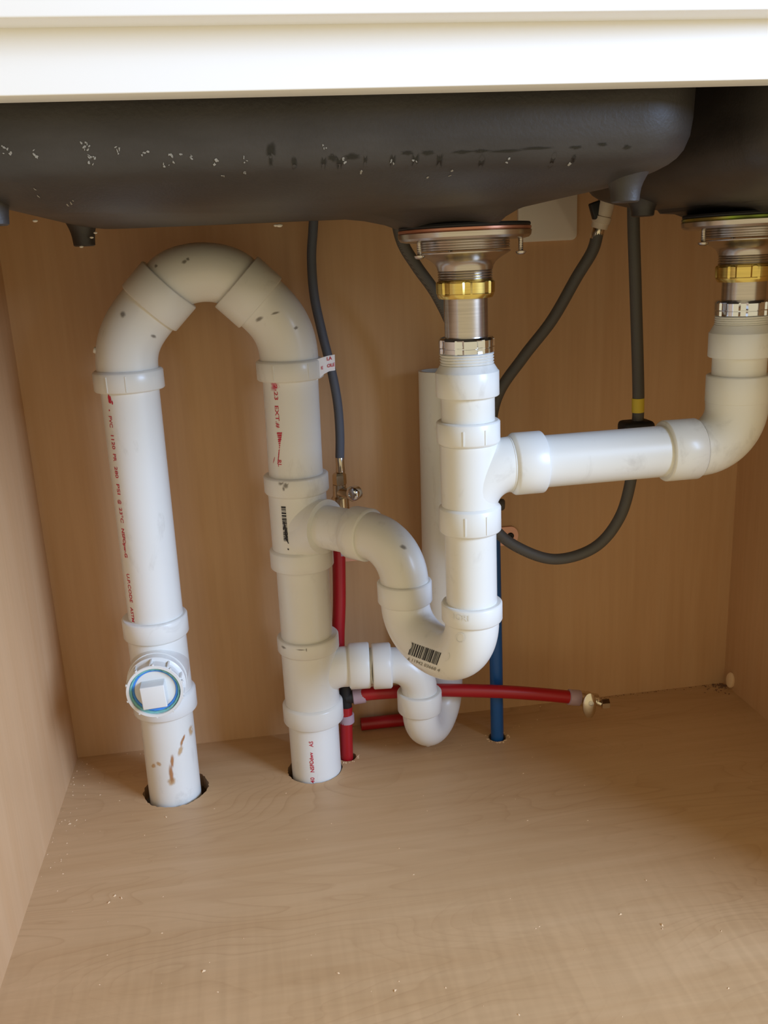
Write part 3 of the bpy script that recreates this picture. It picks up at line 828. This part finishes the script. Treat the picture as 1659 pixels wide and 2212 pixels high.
# ---- standpipe with its small trap
stand = thing('standpipe', 'off white open standpipe behind the drop, ending in a small trap', 'standpipe', (.2085, 1.030, 0))
RS = V((.2095, 1.0300, 0)); DS = V((.1660, .9665, 0))
sp_top = at(948, 800, 1.03).z
P = Path((RS.x-.001, RS.y, .070), (.006, 0, .40)); P.ring(.0240); P.go(sp_top-.070).ring(.0240); P.ring(.0205); P.go(-.05).ring(.0205)
pipe_obj('pipe', P, 'pvc', stand)
su = RS-DS; sR = su.length/2; su.normalize(); rs = .0213
P = Path((DS.x, DS.y, .0990), (0, 0, -1)); P.ring(rs); P.hub(.0265, .0268, .0016, .0026); P.ring(rs)
P.arc(sR, math.radians(180), su, rs, 32, .0235); P.go(.03).ring(.0240)
lt = pipe_obj('trap_bend', P, 'pvc_clear', stand)
mb = MB(); q = at(925, 1608, 1.0); mb.lathe(q, (.1, -.1, -1), [(-.006, .0050), (0, .0040), (.0015, .0030)], 12); mb.build('casting_nub', 'pvc_clear', lt)
P = Path((DS.x, DS.y, .0965), (0, 0, 1)); P.line(.006, rs)
rE = zL-P.p.z
P.arc(rE, math.radians(90), -LD, rs, 18); P.p.z = zL
hubend = P.p.copy()
P.hub(.0225, .0272, .0022, .0014); P.ring(rs)
pipe_obj('elbow', P, 'pvc_clear', stand)
pipe_obj('pipe', straight(P.p+LD*.004, pLH-LD*.008, rs), 'pvc', stand)

# ------------------------------------------------------------------ supply lines
pp = RED
YV = 1.035
# hot riser: from the floor hole through a black tee up to the stop valve
red_top = at(734, 1188, YV); tee_c = at(746, 1507, 1.004)
hot = thing('red_supply_pipe', 'upright red plastic supply pipe with black tee behind the stack', 'water pipe', RED)
hose_mb([(RED.x, RED.y, -.06), (RED.x-.0003, RED.y, .0), (tee_c.x-.001, tee_c.y-.001, tee_c.z-.030), tee_c+V((0, 0, -.012))], .0080).build('lower_pipe', 'pex_red', hot)
q1 = at(731, 1400, 1.022)
hose_mb([tee_c+V((-.0005, .001, .012)), q1, at(733, 1290, 1.030), red_top+V((0, 0, .03))], .0080).build('upper_pipe', 'pex_red', hot)
mb = MB(); mb.lathe(tee_c, (0, 0, 1), [(-.020, .0066), (-.018, .0075), (.018, .0075), (.020, .0066)], 20)
HD = V((1, -.05, .06)).normalized()
mb.lathe(tee_c, HD, [(0, .0085), (.016, .0075), (.020, .0066)], 20)
mb.build('black_tee', 'rubber', hot)
for c, d in ((tee_c+V((0, 0, -.022)), V((0, 0, -1))), (red_top+V((0, 0, -.006)), V((0, 0, 1)))):
    mb = MB(); mb.lathe(c, d, [(0, .0085), (.0008, .0095), (.011, .0095), (.012, .0085)], 22); mb.build('crimp_sleeve', 'pex_ring', hot)
# branch to the second stop valve
br = thing('red_branch_pipe', 'horizontal red plastic pipe running right above the cabinet floor', 'water pipe', tee_c)
hp = [tee_c+HD*.016, at(800, 1498, 1.000), at(880, 1493, .998), at(960, 1491, .992), at(1080, 1494, .986), at(1170, 1500, .985), at(1232, 1506, .985)]
hose_mb(hp, .0082).build('pipe', 'pex_red', br)
ve = hp[-1]; hd = (hp[-1]-hp[-2]).normalized()
for c, d in ((tee_c+HD*.009, HD), (ve-hd*.003, hd)):
    mb = MB(); mb.lathe(c, d, [(0, .0085), (.0008, .0100), (.0150, .0100), (.0160, .0085)], 24); mb.build('crimp_sleeve', 'pex_ring', br)
# stop valve lying at the end of the branch
def oval_handle(mb, c, axis, up, rx, ry, th):
    axis = V(axis).normalized(); up = V(up); up = (up-axis*up.dot(axis)).normalized(); sd = axis.cross(up)
    rings = []
    for h, k in ((0, .72), (.15, .92), (.4, 1.0), (.65, .97), (.85, .80), (1, .45)):
        rings.append([c+axis*(h*th)+sd*(math.cos(a)*rx*k)+up*(math.sin(a)*ry*k*(1.0 if math.sin(a) > 0 else 1.12)) for a in [2*math.pi*j/28 for j in range(28)]])
    mb.rings(rings)
vc = at(1264, 1515, .985)
v2 = thing('stop_valve', 'small metal stop valve with oval handle at the end of red pipe', 'valve', vc-V((0, 0, .01)), 'angle stop valves')
mb = MB(); mb.lathe(ve+hd*.010, hd, [(0, .0085), (.001, .0098), (.008, .0098), (.009, .0080), (.026, .0078), (.027, .0062)], 24)
bodyc = ve+hd*.024
mb.lathe(bodyc, V((0, -1, -.05)), [(-.006, .0078), (.008, .0078), (.009, .0045), (.016, .0045)], 20)
mb.build('valve_body', 'gold_metal', v2)
hc = at(1272, 1521, .966); ha = (V((0, 0, ZC))-hc).normalized()
mb = MB(); oval_handle(mb, hc, V((-.1, -1, .15)), V((.05, 0, 1)), .0085, .0155, .0065)
hd2 = mb.build('handle', 'gold_metal', v2)
mb = MB(); mb.lathe(at(1277, 1520, .9595), V((-.1, -1, .2)), [(-.002, .0032), (.0008, .0032), (.0009, .0022), (.0001, .0020)], 16); mb.build('screw', 'nickel', hd2)
mb = MB(); o0 = bodyc+hd*.002; o1 = at(1299, 1521, .978); od = (o1-o0).normalized()
mb.lathe(o0, od, [(0, .0060), ((o1-o0).length*.6, .0058), ((o1-o0).length*.65, .0040), ((o1-o0).length, .0040)], 18)
od = V((1, -.12, .03)).normalized()
mb.build('outlet', 'gold_metal', v2)
mb = MB(); mb.lathe(o1, od, [(0, .0060), (.0006, .0066), (.0095, .0066), (.0100, .0060)], 6); mb.build('outlet_nut', 'gold_metal', v2, angle=20)
# stop valve on the hot riser
vb = at(734, 1062, YV)
v1 = thing('stop_valve', 'metal stop valve with round knob behind the upper tee', 'valve', vb-V((0, 0, .03)), 'angle stop valves')
mb = MB(); mb.lathe(vb+V((0, 0, -.055)), (0, 0, 1), [(0, .0085), (.02, .0085), (.022, .0105), (.048, .0105), (.050, .0085), (.064, .0080)], 24)
mb.lathe(vb, V((.55, -.75, -.02)), [(0, .008), (.014, .0065), (.020, .0045)], 20)
mb.build('valve_body', 'gold_metal', v1)
kc = at(764, 1066, YV-.020)
mb = MB(); mb.lathe(kc, V((-.62, -.60, -.05)), [(-.007, .0060), (-.006, .0085), (.001, .0092), (.004, .0085), (.006, .0062), (.0062, .0032), (.0050, .0030)], 28)
mb.build('knob', 'chrome', v1)
# hot supply hose
hz = thing('supply_hose', 'dark grey braided supply hose dropping from the sink to the round knob valve', 'hose', vb+V((0, 0, .015)), 'braided faucet hoses')
hpts = [at(680, 440, 1.045), at(676, 500, 1.045), at(673, 560, 1.044), at(679, 640, 1.042), at(696, 720, 1.040), at(716, 800, 1.038), at(729, 870, 1.036), at(734, 935, YV), at(734, 992, YV)]
hose_mb(hpts, .0053).build('hose', 'hose_blue', hz)
mb = MB(); fe = hpts[-1]; mb.lathe(fe+V((0, 0, -.016)), (0, 0, 1), [(0, .0050), (.001, .0056), (.010, .0050), (.018, .0054), (.019, .0048)], 20); mb.build('ferrule', 'gold_metal', hz)
nb = at(734, 1047, YV)
mb = MB(); mb.lathe(nb, (0, 0, 1), [(0, .0070), (.0008, .0083), (.0120, .0083), (.0145, .0066)], 6); mb.build('hose_nut', 'gold_metal', hz, angle=20)
# cold supply
cold = thing('blue_supply_pipe', 'upright blue plastic supply pipe rising from the floor behind the trap', 'water pipe', BLUE)
bt = at(1066, 1150, 1.020)
hose_mb([(BLUE.x, BLUE.y, -.06), BLUE+V((0, 0, .002)), at(1071, 1400, 1.012), bt], .0082).build('pipe', 'pex_blue', cold)
mb = MB(); mb.lathe(bt+V((0, 0, -.004)), (0, 0, 1), [(0, .0085), (.0008, .0095), (.011, .0095), (.012, .0085)], 22); mb.build('crimp_sleeve', 'pex_ring', cold)
vb2 = at(1064, 1105, 1.020)
v3 = thing('stop_valve', 'stop valve hidden behind the front drop at the top of the blue pipe', 'valve', vb2-V((0, 0, .03)), 'angle stop valves')
mb = MB(); mb.lathe(bt+V((0, 0, .004)), (0, 0, 1), [(0, .0080), (.012, .0085), (.014, .0105), (.034, .0105), (.036, .0085), (.044, .0080)], 24); mb.build('valve_body', 'gold_metal', v3)
mb = MB(); mb.lathe(at(1083, 1090, 1.005), V((1, -.4, 0)), [(-.012, .005), (-.004, .006), (-.003, .0072), (.002, .0070), (.004, .005)], 20); mb.build('knob', 'hose', v3)
# cold hose from its quick connector
ch = thing('supply_hose', 'grey hose slanting left from a tan connector below the sink', 'hose', bt+V((0, 0, .05)), 'braided faucet hoses')
ca, cb = at(1309, 440, .945), at(1290, 506, .950); cd = (cb-ca).normalized()
hpts = [cb-cd*.002, cb+cd*.018, at(1245, 600, .962), at(1192, 692, .975), at(1130, 772, .992), at(1075, 855, 1.005), at(1058, 950, 1.016), at(1060, 1060, 1.020), bt+V((0, 0, .046))]
hose_mb(hpts, .0064).build('hose', 'hose', ch)
mb = MB(); Lc = (cb-ca).length
mb.lathe(ca, cd, [(-.010, .0085), (0, .0092), (Lc*.38, .0092), (Lc*.385, .0085), (Lc*.40, .0085), (Lc*.41, .0098), (Lc*.62, .0098), (Lc*.63, .0088), (Lc*.80, .0086), (Lc*.81, .0060)], 26)
qc = mb.build('quick_connector', 'connector', ch)
mb = MB(); mb.lathe(cb-cd*.009, cd, [(0, .0060), (.001, .0066), (.014, .0062), (.015, .0055)], 22); mb.build('ferrule', 'gold_metal', ch)
mb = MB(); c_ = at(1290, 452, .945); mb.box((-.007, -.004, -.009), (.005, .004, .008), .0015, Matrix.Translation(c_) @ Matrix.Rotation(-.3, 4, 'Y')); mb.build('clip', 'rubber', qc)
# pull-out spray hose with yellow band and weight
sh = thing('spray_hose', 'grey pull out hose with yellow band, looping below the horizontal arm', 'hose', at(1200, 1215, .92), 'braided faucet hoses')
sp = [at(1368, 430, .905), at(1369, 500, .905), at(1374, 660, .905), at(1379, 850, .905), at(1376, 930, .905), at(1366, 1020, .908), at(1340, 1115, .912), at(1285, 1182, .918), at(1200, 1208, .925), at(1120, 1183, .93), at(1066, 1138, .938), at(1035, 1060, .950), at(1022, 960, .962), at(1012, 850, .970), at(985, 730, .972), at(945, 640, .968), at(900, 575, .965), at(868, 520, .962), at(850, 440, .96)]
hose_mb(sp, .0062).build('hose', 'hose', sh)
ya, yb_ = at(1378.5, 860, .905), at(1378, 890, .905)
mb = MB(); mb.lathe(ya, yb_-ya, [(0, .0063), (.0003, .0066), ((yb_-ya).length, .0066), ((yb_-ya).length+.0003, .0063)], 22); mb.build('yellow_band', 'yellow', sh)
wc = at(1374, 925, .905)
mb = MB(); mb.box((-.017, -.013, -.012), (.017, .013, .0085), .005, Matrix.Translation(wc)); mb.build('hose_weight', 'rubber', sh)
# loose offcut, drop ears, outlet plate, plug
mb = MB(); a0 = V((.1030, 1.0655, .0083)); a1 = V((.1900, 1.0640, .0083))
mb.sweep([(a0+V((.003, 0, 0)), a1-a0, .0060), (a0, a1-a0, .0060), (a0, a1-a0, .0083), (a1, a1-a0, .0083)], 22)
tag(mb.build('pipe_offcut', 'pex_red'), 'short red pipe offcut lying on the floor against the back wall', 'pipe offcut')
def drop_ear(px, py, label, w, dirx):
    c = at(px, py, YB-.0015); t = thing('copper_bracket', label, 'bracket', c-V((0, 0, .010)), 'copper pipe brackets')
    pts = []
    for i in range(13):
        a = math.radians(-90+180*i/12); pts.append((c.x+dirx*(math.cos(a)*.0105), c.z+math.sin(a)*.0125))
    pts += [(c.x-dirx*w, c.z+.0125), (c.x-dirx*w, c.z-.0125)]
    mb = MB(); mb.rings([[V((x, YB-.003, z)) for x, z in pts], [V((x, YB-.0003, z)) for x, z in pts]]); mb.build('plate', 'copper', t, smooth=False)
    mb = MB(); mb.lathe((c.x, YB-.002, c.z), (0, -1, 0), [(0, .0045), (.0020, .0045), (.0032, .0032), (.0033, .0015), (.0022, .0010)], 18); mb.build('screw', 'rubber', t)
drop_ear(770, 1190, 'copper bracket with dark screw beside the upright red pipe', .030, 1)
drop_ear(1102, 1157, 'copper bracket with dark screw on the back wall right of the front drop', .030, 1)
pl = at(1180, 520, YB-.006); pr_ = at(1247, 515, YB-.006)
x1p = pr_.x; x0p = x1p-.072; z0p = at(1200, 520, YB-.006).z
mb = MB(); r_ = rrect((x0p+x1p)/2, z0p+.058, .036, .058, .007, 6)
mb.rings([[V((x, YB-.0004, z)) for x, z in r_], [V((x, YB-.0045, z)) for x, z in r_], [V((((x0p+x1p)/2)+(x-(x0p+x1p)/2)*.93, YB-.0062, (z0p+.058)+(z-z0p-.058)*.955)) for x, z in r_]])
op = thing('outlet_cover', 'white rounded cover plate on the back wall behind the strainer', 'cover plate', ((x0p+x1p)/2, YB, z0p))
mb.build('plate', 'plate', op)
mb = MB(); mb.lathe(((x0p+x1p)/2, YB-.006, z0p+.058), (0, -1, 0), [(0, .0035), (.001, .0030), (.0012, .001)], 14); mb.build('screw', 'plate', op)
pk = at(1580, 1466, 1.062)
mb = MB(); mb.lathe((XR, 1.058, pk.z), (-1, -.25, .1), [(-.001, .0062), (.0030, .0068), (.0050, .0060), (.0060, .0035)], 16)
for v in mb.v: v.z = pk.z+(v.z-pk.z)*1.75
tag(mb.build('wood_plug', 'chip_wood'), 'small pale wooden plug on the right wall near the back corner', 'plug')

# ------------------------------------------------------------------ sawdust and chips (too many and too small to count)
random.seed(5)
mb = MB()
def chip(x, y, s):
    m_ = Matrix.Translation((x, y, s*.22)) @ Matrix.Rotation(random.uniform(0, 6.3), 4, 'Z') @ Matrix.Rotation(random.uniform(-.4, .4), 4, 'X')
    k = random.uniform(.3, .8)
    vs = [(-s, -s*k, -s*.2), (s, -s*k*.6, -s*.2), (s*.8, s*k, -s*.2), (-s*.7, s*k*.7, -s*.2), (random.uniform(-.3, .3)*s, 0, s*.45)]
    mb.add([m_ @ V(v) for v in vs], [(0, 1, 4), (1, 2, 4), (2, 3, 4), (3, 0, 4), (3, 2, 1, 0)])
for _ in range(110): chip(random.uniform(XL+.01, XR-.02), random.uniform(.54, 1.05), random.uniform(.0004, .0011))
for _ in range(45): chip(XL+abs(random.gauss(0, .018))+.002, random.uniform(.84, 1.07), random.uniform(.0005, .0013))
for _ in range(45): chip(random.uniform(XL, XR), YB-abs(random.gauss(0, .006))-.001, random.uniform(.0005, .0012))
for c, r in ((BLUE, .0125), (RED, .0115)):
    for _ in range(26):
        a = random.uniform(-math.pi, 0) if random.random() < .75 else random.uniform(0, math.pi)
        chip(c.x+(r+random.uniform(0, .004))*math.cos(a), c.y+(r+random.uniform(0, .003))*math.sin(a), random.uniform(.0009, .0020))
for px, py in ((248, 1935), (235, 1950), (262, 1940), (150, 1780), (165, 1772), (358, 1765), (730, 2102), (440, 2098), (853, 2140), (1120, 2192), (1395, 1901), (1340, 1975), (1430, 1998)):
    d = at(px, py, 1.0)-V((0, 0, ZC)); t = -ZC/d.z; p = V((0, 0, ZC))+d*t; chip(p.x, p.y, random.uniform(.0012, .0022))
tag(mb.build('sawdust', 'chip_wood', smooth=False), 'pale wood chips and sawdust scattered over the cabinet floor', 'sawdust', kind='stuff')
mb = MB()
for _ in range(70):
    chip(XR-abs(random.gauss(0, .014))-.001, YB-abs(random.gauss(0, .010))-.001, random.uniform(.0008, .0022))
for _ in range(60): chip(random.uniform(.40, XR-.01), YB-abs(random.gauss(0, .003))-.001, random.uniform(.0006, .0014))
tag(mb.build('corner_dust', 'dust', smooth=False), 'brown dust gathered in the back right corner of the floor', 'dust', kind='stuff')
